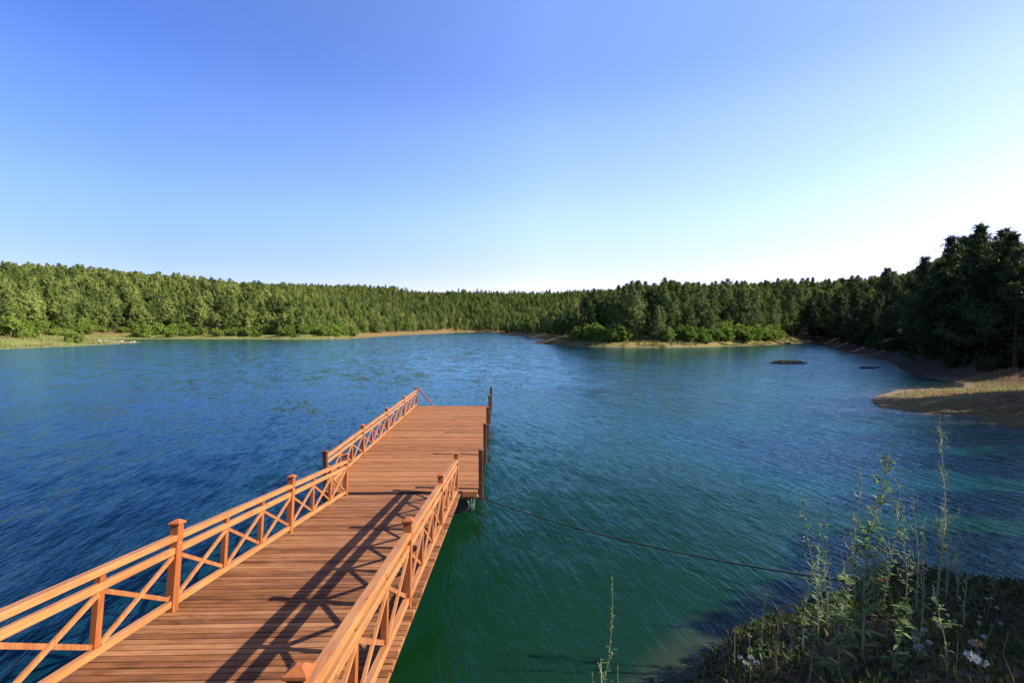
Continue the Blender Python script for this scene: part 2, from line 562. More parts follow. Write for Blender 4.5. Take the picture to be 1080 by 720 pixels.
me = mesh_np('terrain', np.stack([GX, GY, GZ], -1).reshape(-1, 3), q, M['ground'], True)
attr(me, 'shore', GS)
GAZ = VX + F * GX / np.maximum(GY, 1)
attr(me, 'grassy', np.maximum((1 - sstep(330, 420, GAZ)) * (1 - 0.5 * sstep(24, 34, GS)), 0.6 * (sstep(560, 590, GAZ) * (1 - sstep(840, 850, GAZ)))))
attr(me, 'bank_shade_tint', sstep(835, 870, GAZ) * (1 - np.exp(-((GX - 40) ** 2 + (GY - 38) ** 2) / 260.0)))
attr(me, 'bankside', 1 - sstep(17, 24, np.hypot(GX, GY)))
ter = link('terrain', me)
tag(ter, 'lake shore and hillsides of grass sandy soil and forest floor', kind='structure')

# ---- water
k = N('lake_water')
pos = k.n('ShaderNodeNewGeometry').outputs['Position']
dep = k.n('ShaderNodeAttribute', attribute_name='depth').outputs['Fac']
body = k.ramp(k.math('DIVIDE', dep, 10.0), [(0.0, (0.055, 0.042, 0.026)), (0.04, (0.020, 0.027, 0.017)), (0.10, (0.004, 0.018, 0.009)), (0.44, (0.0020, 0.0145, 0.0036)), (0.68, (0.0018, 0.024, 0.026)), (1.0, (0.0006, 0.0070, 0.016))]).outputs[0]
def wmap(sx, sy, ang_):
    mp = k.n('ShaderNodeMapping')
    mp.vector_type = 'TEXTURE'
    mp.inputs['Rotation'].default_value = (0, 0, R(ang_))
    mp.inputs['Scale'].default_value = (sx, sy, 1)
    k.l(pos, mp.inputs['Vector'])
    return mp.outputs[0]


w1 = k.noise(wmap(0.26, 0.95, 10), 1.0, 3, 0.6, 0.6)
w2 = k.noise(wmap(0.85, 2.4, 16), 1.0, 2, 0.5, 0.4)
w3 = k.noise(wmap(0.09, 0.26, 4), 1.0, 2, 0.5)
w4 = k.noise(wmap(2.2, 0.8, -20), 1.0, 2, 0.5)
gust = k.ramp(k.noise(wmap(20, 46, 25), 1.0, 3, 0.6), [(0.3, (0.6, 0.6, 0.6)), (0.7, (1.1, 1.1, 1.1))]).outputs[0]
hgt = k.math('ADD', k.math('MULTIPLY', w1, 0.065), k.math('MULTIPLY', w2, 0.05))
hgt = k.math('ADD', hgt, k.math('MULTIPLY', w3, 0.017))
hgt = k.math('ADD', hgt, k.math('MULTIPLY', w4, 0.02))
w5 = k.noise(wmap(3.2, 9.0, 60), 1.0, 3, 0.6)
hgt = k.math('ADD', hgt, k.math('MULTIPLY', w5, 0.035))
hgt = k.math('MULTIPLY', hgt, gust)
b = k.n('ShaderNodeBump', i_Strength=1.0, i_Distance=1.0)
k.l(hgt, b.inputs['Height'])
# small wind waves: slopes taken straight from noise, so they keep their strength far out
def slope(vec, ax_, ay_):
    o = k.n('ShaderNodeTexNoise', i_Scale=1.0, i_Detail=2.0, i_Roughness=0.55)
    k.l(vec, o.inputs['Vector'])
    su = k.n('ShaderNodeVectorMath', operation='SUBTRACT')
    k.l(o.outputs['Color'], su.inputs[0])
    su.inputs[1].default_value = (0.5, 0.5, 0.5)
    mu = k.n('ShaderNodeVectorMath', operation='MULTIPLY')
    k.l(su.outputs[0], mu.inputs[0])
    mu.inputs[1].default_value = (ax_, ay_, 0)
    return mu.outputs[0]


# the open left half takes more wind than the sheltered cove on the right
sx_ = k.n('ShaderNodeSeparateXYZ')
k.l(pos, sx_.inputs[0])
wind = k.n('ShaderNodeMapRange')
for nm_, v_ in (('From Min', -14.0), ('From Max', 16.0), ('To Min', 1.25), ('To Max', 0.55)):
    wind.inputs[nm_].default_value = v_
k.l(sx_.outputs[0], wind.inputs['Value'])
windf = k.math('MULTIPLY', wind.outputs[0], gust)


def vadd(a_, b_, wnd=False):
    if wnd:
        sc_ = k.n('ShaderNodeVectorMath', operation='SCALE')
        k.l(b_, sc_.inputs[0])
        k.l(windf, sc_.inputs['Scale'])
        b_ = sc_.outputs[0]
    o = k.n('ShaderNodeVectorMath', operation='ADD')
    k.l(a_, o.inputs[0])
    k.l(b_, o.inputs[1])
    return o.outputs[0]


vn = vadd(b.outputs[0], slope(wmap(0.30, 1.0, 12), 0.36, 0.26), True)
vn = vadd(vn, slope(wmap(1.8, 3.4, 20), 0.20, 0.20), True)
nrm = k.n('ShaderNodeVectorMath', operation='NORMALIZE')
k.l(vn, nrm.inputs[0])
WN = nrm.outputs[0]
dif = k.n('ShaderNodeBsdfDiffuse')
k.l(body, dif.inputs['Color'])
glo = k.n('ShaderNodeBsdfGlossy', i_Roughness=0.10)
glo.inputs['Color'].default_value = (0.50, 0.86, 1.0, 1)
k.l(WN, glo.inputs['Normal'])
fr = k.n('ShaderNodeFresnel', i_IOR=1.33)
k.l(WN, fr.inputs['Normal'])
mx = k.n('ShaderNodeMixShader')
k.l(k.math('MULTIPLY', k.math('POWER', fr.outputs[0], 1.55), 1.85, True), mx.inputs[0])
k.l(dif.outputs[0], mx.inputs[1])
k.l(glo.outputs[0], mx.inputs[2])
k.l(mx.outputs[0], k.out.inputs['Surface'])
M['water'] = k.m
keep = (GS.ravel()[q] < 2.5).any(1)
qw = q[keep]
used, inv = np.unique(qw, return_inverse=True)
wv = np.stack([GX, GY, GX * 0], -1).reshape(-1, 3)[used]
me = mesh_np('lake_water', wv, inv.reshape(-1, 4), M['water'], True)
sv = np.maximum(-GS.ravel()[used], 0)
xx, yy = wv[:, 0], wv[:, 1]
deepen = 0.55 + 1.3 * (1 - sstep(-13, 2, xx + 0.05 * yy)) + 0.5 * sstep(30, 90, yy)
deepen *= 1 + 2.4 * (1 - sstep(12, 22, np.hypot(xx, yy)))
deepen += 1.8 * sstep(6, 12, xx) * (1 - sstep(26, 32, yy))
shelf = 1 - 0.8 * np.exp(-((xx - 27) ** 2 + (yy - 30) ** 2) / 45.0)
capd = 4.3 + 6 * (1 - sstep(-12, 1, xx + 0.02 * yy)) + 2.2 * sstep(25, 110, yy) + 5.7 * sstep(6, 12, xx) * (1 - sstep(24, 32, yy))
attr(me, 'depth', np.minimum(sv * 0.5 * deepen, np.minimum(capd, 10)) * shelf)
wo = link('lake_water', me)
tag(wo, 'rippled blue green lake water', kind='structure')


# ------------------------------------------------------------------ timber dock
def main_post(parent, x, y, z0, z1, w, mat, cap=True, name='post'):
    b = MB().box(x - w / 2, x + w / 2, y - w / 2, y + w / 2, z0, z1, 0.006)
    p = b.build(name, mat, parent)
    if cap:
        c = MB()
        c.box(x - w / 2 - 0.004, x + w / 2 + 0.004, y - w / 2 - 0.004, y + w / 2 + 0.004, z1 + 0.001, z1 + 0.012, 0)
        c.box(x - w / 2 - 0.022, x + w / 2 + 0.022, y - w / 2 - 0.022, y + w / 2 + 0.022, z1 + 0.0125, z1 + 0.042, 0.005)
        # shallow pyramid
        bm = c.bm
        r0 = w / 2 + 0.012
        zb, zt = z1 + 0.0425, z1 + 0.075
        vb = [bm.verts.new((x + sx * r0, y + sy * r0, zb)) for sx, sy in ((-1, -1), (1, -1), (1, 1), (-1, 1))]
        r1 = 0.025
        vt = [bm.verts.new((x + sx * r1, y + sy * r1, zt)) for sx, sy in ((-1, -1), (1, -1), (1, 1), (-1, 1))]
        bm.faces.new(vb[::-1])
        bm.faces.new(vt)
        for i in range(4):
            bm.faces.new((vb[i], vb[(i + 1) % 4], vt[(i + 1) % 4], vt[i]))
        c.build('post_cap', mat, p)
    zz = z1 - 0.95
    MB().tube([(x, y - w / 2 + 0.001, zz), (x, y - w / 2 - 0.006, zz)], 0.008, 8).build('bolt', M['steel'], p)
    MB().tube([(x + w / 2 - 0.001, y, zz + 0.7), (x + w / 2 + 0.006, y, zz + 0.7)], 0.008, 8).build('bolt', M['steel'], p)
    return p


def rail_bay(parent, x, ya, yb, pw, z0=0.0, inner=1):
    """one bay of railing between two posts, three crossed panels"""
    a, b = ya + pw / 2 + 0.001, yb - pw / 2 - 0.001
    MB().box(x - 0.055, x + 0.055, a, b, z0 + 0.955, z0 + 1.035, 0.006).build('handrail', M['rail'], parent)
    MB().box(x - 0.028, x + 0.040, a, b, z0 + 0.775, z0 + 0.865, 0.005).build('middle_rail', M['rail'], parent)
    MB().box(x - 0.038, x + 0.042, a, b, z0 + 0.065, z0 + 0.150, 0.005).build('bottom_rail', M['rail'], parent)
    n = 3
    L = (b - a) / n
    for i in range(1, n):
        yc = a + L * i
        MB().box(x - 0.050, x + 0.022, yc - 0.042, yc + 0.042, z0 + 0.152, z0 + 0.773, 0.004).box(x - 0.050, x + 0.022, yc - 0.042, yc + 0.042, z0 + 0.867, z0 + 0.953, 0.004).build('baluster', M['post'], parent)
    for i in range(n):
        y0 = a + L * i + (0.043 if i else 0.001)
        y1 = a + L * (i + 1) - (0.043 if i < n - 1 else 0.001)
        zl, zh = z0 + 0.175, z0 + 0.75
        m = MB()
        m.bar((x + 0.014, y0, zl), (x + 0.014, y1, zh), 0.055, 0.024, (1, 0, 0))
        m.bar((x - 0.014, y0, zh), (x - 0.014, y1, zl), 0.055, 0.024, (1, 0, 0))
        m.build('cross_brace', M['brace'], parent)


def planks(x0, x1, y0, y1, pitch, gap, zt, th, seed):
    r = random.Random(seed)
    m = MB()
    y = y0
    while y + pitch * 0.6 < y1:
        w = min(pitch, y1 - y) - gap
        dz = r.uniform(-0.0025, 0.0025)
        e0, e1 = r.uniform(-0.010, 0.010), r.uniform(-0.010, 0.010)
        m.box(x0 + e0, x1 + e1, y, y + w, zt - th + dz, zt + dz, 0.004)
        y += pitch
    return m


# --- sloping gangway, local frame: origin at its lower end, local -y runs up to the bank
SL = math.atan(0.135)
GE = 14.15
gang = empty('gangway', (0, GE, 0.70), (-SL, 0, 0))
tag(gang, 'sloping timber gangway with crossed railings on both sides leading down to the floating pontoon', 'gangway')
GXL, GXR = -4.60, -1.33
GLEN = 12.1
planks(-4.74, -1.20, -GLEN, -0.02, 0.125, 0.021, 0.0, 0.034, 1).build('deck', M['deck'], gang)
for x in (-4.62, -2.97, -1.32):
    MB().box(x - 0.05, x + 0.05, -GLEN, -0.04, -0.235, -0.037, 0.004).build('beam', M['beam'], gang)
ys = [-0.15 - 3.72 * i for i in range(4)]
for x in (GXL, GXR):
    for i, y in enumerate(ys):
        main_post(gang, x, y, -0.20 if x == GXL else 0.001, 1.16, 0.118, M['post'])
    for i in range(3):
        rail_bay(gang, x, ys[i + 1], ys[i], 0.118)

# --- floating pontoon
pont = empty('floating_pontoon', (0, 14.25, 0))
tag(pont, 'floating timber pontoon at the far end of the gangway with a railing along one side', 'pontoon')
PD = 0.75
PL = 15.95
planks(-5.45, -0.69, 0.0, PL, 0.125, 0.014, PD, 0.034, 2).build('deck', M['deckp'], pont)
MB().box(-1.16, -0.70, -0.052, -0.003, PD - 0.17, PD - 0.006, 0.004).build('fascia', M['rail'], pont)
MB().box(-5.44, -1.162, -0.050, -0.003, PD - 0.20, PD - 0.03, 0.004).build('fascia', M['float'], pont)  # dark strip standing in for the shaded gap at the gangway end
MB().box(-5.2, -0.92, 0.31, 0.40, 0.03, PD - 0.305, 0.004).build('dark_fill_panel', M['float'], pont)  # dark panel added to fill the space under the deck with black
for x in (-5.36, -3.9, -2.3, -0.79):
    MB().box(x - 0.06, x + 0.06, 0.01, PL - 0.02, PD - 0.23, PD - 0.037, 0.004).build('beam', M['beam'], pont)
for x in (-4.9, -3.8, -2.35, -1.25):
    fb = MB()
    for j in range(5):
        y0 = 0.25 + j * 3.1
        fb.tube([(x, y0, 0.18), (x, y0 + 0.12, 0.18), (x, y0 + 2.85, 0.18), (x, y0 + 2.95, 0.18)], [0.26, 0.335, 0.335, 0.26], 16)
    fb.build('float_drums', M['float'], pont)
for j in range(6):
    MB().box(-5.36, -0.78, 0.15 + j * 3.05, 0.27 + j * 3.05, PD - 0.30, PD - 0.232, 0.003).build('cross_beam', M['beam'], pont)
pys = [0.22 + 3.9 * i for i in range(5)]
for i, y in enumerate(pys):
    main_post(pont, -5.34, y, 0.33, PD + 1.14, 0.125, M['post' if i else 'dpost'], True)
for i in range(4):
    rail_bay(pont, -5.34, pys[i], pys[i + 1], 0.125, PD)
for i, y in enumerate(pys):
    main_post(pont, -0.61, y - 0.05, 0.42, PD + 1.16, 0.13, M['dpost'], True, 'bare_post')
MB().bar((-5.25, PL - 0.03, PD + 1.13), (-4.32, PL - 0.03, PD + 0.01), 0.10, 0.035, (0, 1, 0)).build('end_brace', M['pink'], pont)
# steel mooring bracket under the near corner
br = MB()
br.bar((-0.80, 0.42, 0.50), (-0.86, 0.42, 0.02), 0.06, 0.012, (0, 1, 0), 0)
br.bar((-1.06, 0.42, 0.44), (-0.86, 0.42, 0.06), 0.05, 0.012, (0, 1, 0), 0)
br.bar((-1.06, 0.42, 0.46), (-0.74, 0.42, 0.50), 0.05, 0.012, (0, 1, 0), 0)
br.tube([(-0.76, 0.42, 0.49), (-0.68, 0.40, 0.42), (-0.62, 0.38, 0.44), (-0.58, 0.37, 0.40)], 0.018, 6)
br.build('mooring_bracket', M['steel'], pont)

# --- mooring cable to the bank
cs = Vector((-0.58, 14.62, 0.40))
cxy = (7.35, 9.15)
ce = Vector((cxy[0], cxy[1], h1(*cxy) + 0.12))
pts = []
for i in range(41):
    t = i / 40
    p = cs.lerp(ce, t)
    p.z -= 0.28 * 4 * t * (1 - t)
    p.z = max(p.z, 0.03)
    pts.append(p)
tag(MB().tube(pts, 0.018, 6).build('mooring_cable', M['cable'], smooth=True), 'dark mooring cable running from the pontoon corner over the water to the bank', 'cable')


# ------------------------------------------------------------------ trees
def leaf_cloud(centres, dirs, size, n, rng, up=0.3, aspect=0.42, spread=0.25, shell=0.0):
    """n pointed leaf blades round every centre"""
    m = len(centres) * n
    c = np.repeat(centres, n, 0)
    d = np.repeat(dirs, n, 0)
    v = rng.normal(size=(m, 3))
    v /= np.linalg.norm(v, axis=1, keepdims=True)
    ax = d * 0.55 + v + np.array([0, 0, up])
    ax /= np.linalg.norm(ax, axis=1, keepdims=True)
    w = np.cross(ax, rng.normal(size=(m, 3)))
    w /= np.linalg.norm(w, axis=1, keepdims=True) + 1e-9
    if shell:
        nn = v * 0.55 + d * 0.55 + np.array([0, 0, 0.45]) + rng.normal(size=(m, 3)) * 0.3
        nn /= np.linalg.norm(nn, axis=1, keepdims=True)
        ax = ax - nn * (ax * nn).sum(1, keepdims=True) * shell
        ax /= np.linalg.norm(ax, axis=1, keepdims=True) + 1e-9
        w = np.cross(nn, ax)
        w /= np.linalg.norm(w, axis=1, keepdims=True) + 1e-9
    sz = size * rng.uniform(0.6, 1.3, (m, 1))
    o = c + v * spread * rng.uniform(0, 1, (m, 1))
    a = o - w * sz * aspect * 0.5
    bb = o + w * sz * aspect * 0.5
    tip = o + ax * sz
    V = np.stack([a, bb, tip], 1).reshape(-1, 3)
    return V, np.arange(m * 3).reshape(-1, 3)


def make_pine(seed, H, Rm, base, dens, mat, near=False):
    rng = np.random.default_rng(seed)
    r = random.Random(seed)
    lean = rng.normal(0, 0.02, 2)
    cen, dirs = [], []
    tb = MB()
    tp = [(lean[0] * z * z / H, lean[1] * z * z / H, z) for z in np.linspace(-0.4, H * 0.96, 9)]
    tb.tube(tp, [0.17 * (1 - i / 8.6) + 0.02 for i in range(9)], 6)
    z = base * H
    gap = 0.62
    lob = rng.uniform(0, 2 * math.pi)
    while z < H * 0.985:
        t = (z - base * H) / (H * (1 - base))
        prof = (min(1, 0.6 + t * 1.6)) * (1 - t ** 1.8) ** 0.75 * (0.82 + 0.25 * math.sin(5 * t + lob)) + 0.05
        nb = r.choice((3, 4, 5))
        a0 = r.uniform(0, 6.28)
        for j in range(nb):
            a = a0 + j * 6.283 / nb + r.uniform(-0.35, 0.35)
            L = Rm * prof * r.uniform(0.55, 1.15) * (1 + 0.22 * math.cos(a - lob)) * (1 + 0.22 * math.sin(2 * a + 6 * t + lob))
            rise = r.uniform(-0.05, 0.28) + 0.35 * t
            dv = np.array([math.cos(a), math.sin(a), 0.0])
            o = np.array([lean[0] * z * z / H, lean[1] * z * z / H, z])
            tip = o + dv * L + np.array([0, 0, rise * L])
            if L > 0.7 and r.random() < (0.9 if near else 0.5):
                tb.tube([o, o * 0.45 + tip * 0.55 - np.array([0, 0, 0.08 * L]), tip * 0.9 + o * 0.1], [0.045 * (1 - t) + 0.015, 0.03 * (1 - t) + 0.01, 0.008], 3)
            nc = max(2, int(L * dens))
            for kx in range(nc):
                u = 0.30 + 0.72 * (kx + r.random()) / nc
                p = o + (tip - o) * u + np.array([0, 0, -0.08 * L * math.sin(u * 3.14)])
                side = np.cross(dv, [0, 0, 1]) * r.uniform(-0.30, 0.30) * L * (1.15 - 0.5 * u)
                cen.append(p + side + np.array([0, 0, r.uniform(-0.1, 0.22)]))
                dirs.append(dv + side * 0.4)
        z += gap * r.uniform(0.7, 1.25) * (1 - 0.25 * t)
    cen.append(np.array([tp[-1][0], tp[-1][1], H * 0.985]))
    dirs.append(np.array([0, 0, 1.0]))
    V, Fc = leaf_cloud(np.array(cen), np.array(dirs), 0.46 if near else 0.60, 17 if near else 11, rng, 0.35, 0.34 if near else 0.46, 0.30, 0.85)
    crown = mesh_np('crown', V, Fc, mat)
    bmesh.ops.recalc_face_normals(tb.bm, faces=tb.bm.faces[:])
    tr = bpy.data.meshes.new('trunk')
    tb.bm.to_mesh(tr)
    tb.bm.free()
    tr.materials.append(M['bark'])
    return crown, tr


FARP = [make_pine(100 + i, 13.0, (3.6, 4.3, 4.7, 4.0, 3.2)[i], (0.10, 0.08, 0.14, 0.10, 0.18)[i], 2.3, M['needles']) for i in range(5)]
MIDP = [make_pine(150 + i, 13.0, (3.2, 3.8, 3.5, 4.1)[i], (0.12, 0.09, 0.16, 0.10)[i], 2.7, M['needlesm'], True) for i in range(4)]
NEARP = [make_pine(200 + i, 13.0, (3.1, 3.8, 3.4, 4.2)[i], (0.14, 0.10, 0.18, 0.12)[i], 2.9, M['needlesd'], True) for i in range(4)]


def make_shrub(seed, mat, n=150):
    rng = np.random.default_rng(seed)
    lobes = rng.normal(0, 1, (7, 3)) * np.array([0.45, 0.45, 0.22]) + np.array([0, 0, 0.62])
    cen = []
    for _ in range(n):
        l = lobes[rng.integers(7)]
        v = rng.normal(size=3)
        v /= np.linalg.norm(v)
        p = l + v * rng.uniform(0.25, 0.52)
        if p[2] > 0.02:
            cen.append(p)
    cen = np.array(cen)
    d = cen - np.array([0, 0, 0.5])
    V, Fc = leaf_cloud(cen, d, 0.17, 16, rng, 0.3, 0.6, 0.13, 0.8)
    cr = mesh_np('foliage', V, Fc, mat)
    tb = MB()
    for j in range(5):
        a = j * 1.26
        tb.tube([(0, 0, -0.15), (0.15 * math.cos(a), 0.15 * math.sin(a), 0.25), (0.42 * math.cos(a), 0.42 * math.sin(a), 0.7)], [0.03, 0.022, 0.008], 4)
    me = bpy.data.meshes.new('stem')
    tb.bm.to_mesh(me)
    tb.bm.free()
    me.materials.append(M['bark'])
    return cr, me


SHR = [make_shrub(300 + i, M['shrub']) for i in range(4)]

# scatter candidate trees over the land that the camera can see
cand = []
rows = [(6, 75, 3.8), (75, 300, 5.8), (300, 560, 6.8), (560, 1150, 8.5)]
for d0, d1, sp in rows:
    xs = np.arange(-1.3 * d1, 1.6 * d1, sp)
    ysq = np.arange(d0, d1, sp)
    XX, YY = np.meshgrid(xs, ysq)
    XX = XX + RNG.uniform(-0.42, 0.42, XX.shape) * sp
    YY = YY + RNG.uniform(-0.42, 0.42, YY.shape) * sp
    XX, YY = XX.ravel(), YY.ravel()
    az = VX + F * XX / YY
    ok = (az > -40) & (az < np.where(YY < 150, 1290, 1125)) & (YY > d0) & (YY < d1) & (np.hypot(XX, YY) > 27)
    XX, YY, az = XX[ok], YY[ok], az[ok]
    ok = ~((az > 1078) & (az < 1085 + 5.0 * F / YY) & (YY < 46))
    XX, YY, az = XX[ok], YY[ok], az[ok]
    s = sdist(XX, YY)
    mins = np.where(az < 250, 42, np.where(az < 480, 27, np.where(az < 570, 5, np.where(az < 850, 9, 5.0))))
    mins = np.where((YY < 45) & (az > 850), 11.0, mins)
    ok = (s > mins + vnoise(XX, YY, 14) * 6)
    ok &= ~((az > 1085) & (YY > 40) & (YY < 48) & (XX < 80))
    ok &= ~((XX < 48) & (YY > 25) & (YY < 49) & (XX > 20))
    for x, y, ss, a in zip(XX[ok], YY[ok], s[ok], az[ok]):
        cand.append((y, x, ss, a))
cand = np.array(cand)
cand = cand[np.argsort(cand[:, 0])]
CZ = height(cand[:, 1], cand[:, 0], cand[:, 2])
CSC = np.clip(RNG.normal(0.95, 0.24, len(cand)), 0.5, 1.5)
edge = np.where(cand[:, 3] < 860, sstep(0, 26, cand[:, 2] - 20 * (cand[:, 3] < 480)), 1)
CSC *= 0.72 + 0.28 * edge
CSC = np.where((cand[:, 3] > 650) & (cand[:, 3] < 830) & (cand[:, 0] < 215), np.minimum(CSC * 1.2, 1.36), CSC)
CSC = np.where(cand[:, 3] > 985, np.minimum(CSC, 1.06), CSC)
# what shows of each one, front to back
nb = 1200
hor = np.full(nb, -1.0)
vis = np.zeros(len(cand))
for i, (y, x, ss, a) in enumerate(cand):
    hh = 13.0 * CSC[i]
    b0 = int(np.clip((a - 2.2 * CSC[i] * F / y) + 40, 0, nb - 1))
    b1 = int(np.clip((a + 2.2 * CSC[i] * F / y) + 40, 0, nb - 1)) + 1
    top = (CZ[i] + hh - EYE) / y
    bot = (CZ[i] - EYE) / y
    m = np.maximum(hor[b0:b1], bot)
    vis[i] = np.clip(top - m, 0, None).mean() * (b1 - b0) * F
    tp2 = (CZ[i] + hh * 0.86 - EYE) / y
    q0, q1 = b0 + (b1 - b0) // 5, b1 - (b1 - b0) // 5
    hor[q0:q1] = np.maximum(hor[q0:q1], tp2)
seen = (vis > 0.6) | ((cand[:, 3] > 1090) & (cand[:, 0] < 150))
inframe = (cand[:, 3] > -8) & (cand[:, 3] < 1090)
order = np.argsort(-np.where(inframe, vis, 0))
single = order[:296]
isS = np.zeros(len(cand), bool)
isS[single] = True


def put_tree(name, protos, i, x, y, z, sc, rz, label, group, cat):
    e = empty(name, (x, y, z), (0, 0, rz))
    e.scale = (sc, sc, sc)
    cr, tr = protos[i % len(protos)]
    link('crown', cr, e)
    link('trunk', tr, e)
    return tag(e, label, cat, group)


for i in single:
    y, x, ss, a = cand[i]
    nearb = a > 850
    if nearb:
        lab, grp = ('dark shaded pine in the tall stand crowding the right bank of the lake', 'pines on the right bank') if y < 120 else ('dark green pine on the shaded shore beyond the small dark islet', 'pines beyond the islet')
    elif a > 600 and y < 300:
        lab, grp = 'dark green pine standing behind the reddish earth bank of the peninsula', 'pines on the peninsula'
    elif a > 480:
        lab, grp = 'small dark pine along the shadowed shore at the far end of the lake', 'pines along the far shore'
    elif a > 230:
        lab, grp = 'sunlit green pine on the far hillside above the sandy shore', 'pines on the far hillside'
    else:
        lab, grp = 'sunlit green pine on the hillside above the grassy meadow with white rocks', 'pines above the meadow'
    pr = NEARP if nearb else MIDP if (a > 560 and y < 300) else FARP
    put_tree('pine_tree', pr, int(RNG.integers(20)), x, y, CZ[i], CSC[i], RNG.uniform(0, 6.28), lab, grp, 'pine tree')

# the tall pine that breaks the skyline on the right bank and two thin ones beside it
for px, d, top, lab in ((1044, 60, 237.5, 'tallest dark pine on the right bank, its open top rising above the stand'),
                        (1012, 66, 250, 'slim sparse pine with an airy top just before the tallest pine'),
                        (1066, 62, 241, 'broad dark pine between the tallest pine on the right bank and the picture edge'),
                        (1080, 57, 246, 'dark pine on the right bank cut through by the edge of the picture'),
                        (1029, 70, 250, 'dark pine filling the gap between the slim sparse pine and the tallest pine'),
                        (984, 78, 271, 'dark pine where the right bank stand steps down towards the lake'),
                        (943, 128, 283, 'dark pine standing up from the skyline before the tall right bank stand')):
    x = (px - VX) / F * d
    z = h1(x, d)
    H = EYE + (HY - top) / F * d - z
    put_tree('pine_tree', NEARP, px, x, d, z, H / 13.0, px * 0.7, lab, 'pines on the right bank', 'pine tree')

# pines beside the camera, to the right of the picture: they shade the near bank
for x, y, sc in ((21, 3.0, 0.78), (24, 6.0, 0.72), (23, -1.5, 0.84), (27.5, 2.0, 0.95), (29, 8.5, 0.85), (19.5, -0.5, 0.72), (31, -3, 1.0), (26, -6, 0.95), (33, 13, 1.0), (36, 18, 1.0), (34, 5, 1.0), (17.2, 3.3, 0.74), (18.8, 5.6, 0.62), (17.0, 1.0, 0.72), (20.5, 7.8, 0.60), (17.8, 7.6, 0.58), (17.0, 6.4, 0.54), (18.4, 8.9, 0.54), (16.6, -1.0, 0.70), (19.0, 2.2, 0.80), (18.5, -2.5, 0.74), (18.9, 4.2, 0.72), (22, 9.5, 0.66), (19.5, 4.6, 0.68), (25.5, 10.5, 0.75), (41, 22, 1.0), (45, 28, 1.1), (52, 30, 1.1), (49, 24, 1.1)):
    put_tree('pine_tree', NEARP, int(x * 3), x, y, h1(x, y), sc, x, 'dark pine on the near bank beside the foot of the gangway', 'pines on the near bank', 'pine tree')

# the rest of the wood: one object, trees set on points
rest = np.where(seen & ~isS)[0]
pv = np.stack([cand[rest, 1], cand[rest, 0], CZ[rest]], -1)
me = bpy.data.meshes.new('pine_forest')
me.vertices.add(len(pv))
me.vertices.foreach_set('co', pv.astype(np.float32).ravel())
attr(me, 'size', CSC[rest])
a = me.attributes.new('pick', 'INT', 'POINT')
a.data.foreach_set('value', RNG.integers(0, 5, len(rest)).astype(np.int32))
attr(me, 'turn', RNG.uniform(0, 6.28, len(rest)))
forest = link('pine_forest', me)
tag(forest, 'dense pine forest covering the far hills round the lake', 'forest', None, 'stuff')
ng = bpy.data.node_groups.new('forest_points', 'GeometryNodeTree')
ng.interface.new_socket('Geometry', in_out='INPUT', socket_type='NodeSocketGeometry')
ng.interface.new_socket('Geometry', in_out='OUTPUT', socket_type='NodeSocketGeometry')
gi = ng.nodes.new('NodeGroupInput')
go = ng.nodes.new('NodeGroupOutput')
# each tree model as one mesh (crown and trunk), read by the modifier
join = ng.nodes.new('GeometryNodeJoinGeometry')
srcs = bpy.data.collections.new('tree_models')
for i, (cr, tr) in enumerate(FARP):
    o1 = bpy.data.objects.new('crown_model', cr)
    srcs.objects.link(o1)
    o2 = bpy.data.objects.new('trunk_model', tr)
    srcs.objects.link(o2)
    j2 = ng.nodes.new('GeometryNodeJoinGeometry')
    for o_ in (o2, o1):
        oi = ng.nodes.new('GeometryNodeObjectInfo')
        oi.inputs['Object'].default_value = o_
        ng.links.new(oi.outputs['Geometry'], j2.inputs[0])
    g2i = ng.nodes.new('GeometryNodeGeometryToInstance')
    ng.links.new(j2.outputs[0], g2i.inputs[0])
    ng.links.new(g2i.outputs[0], join.inputs[0])
iop = ng.nodes.new('GeometryNodeInstanceOnPoints')


def named(nm, typ):
    x = ng.nodes.new('GeometryNodeInputNamedAttribute')
    x.data_type = typ
    x.inputs['Name'].default_value = nm
    return x.outputs['Attribute']


cx = ng.nodes.new('ShaderNodeCombineXYZ')
ng.links.new(named('turn', 'FLOAT'), cx.inputs[2])
sx = ng.nodes.new('ShaderNodeCombineXYZ')
sz = named('size', 'FLOAT')
for i in range(3):
    ng.links.new(sz, sx.inputs[i])
e2r = ng.nodes.new('FunctionNodeEulerToRotation')
ng.links.new(cx.outputs[0], e2r.inputs[0])
ng.links.new(gi.outputs[0], iop.inputs['Points'])
ng.links.new(join.outputs[0], iop.inputs['Instance'])
iop.inputs['Pick Instance'].default_value = True
ng.links.new(named('pick', 'INT'), iop.inputs['Instance Index'])
ng.links.new(e2r.outputs[0], iop.inputs['Rotation'])
ng.links.new(sx.outputs[0], iop.inputs['Scale'])
ng.links.new(iop.outputs[0], go.inputs[0])
md = forest.modifiers.new('trees', 'NODES')
md.node_group = ng
print('TREES', len(cand), 'seen', seen.sum(), 'rest', len(rest))

# ------------------------------------------------------------------ shrubs along the shores
shr = []


M['dshrub'] = foliage('shade_darkened_shrub_leaves', [(0.05, (0.016, 0.024, 0.008)), (0.5, (0.034, 0.046, 0.013)), (0.95, (0.06, 0.07, 0.022))], 0.15, 0.4)  # darker copy of the shrub leaves with the bank's shade in their colour
DSHR = [make_shrub(320 + i, M['dshrub']) for i in range(3)]


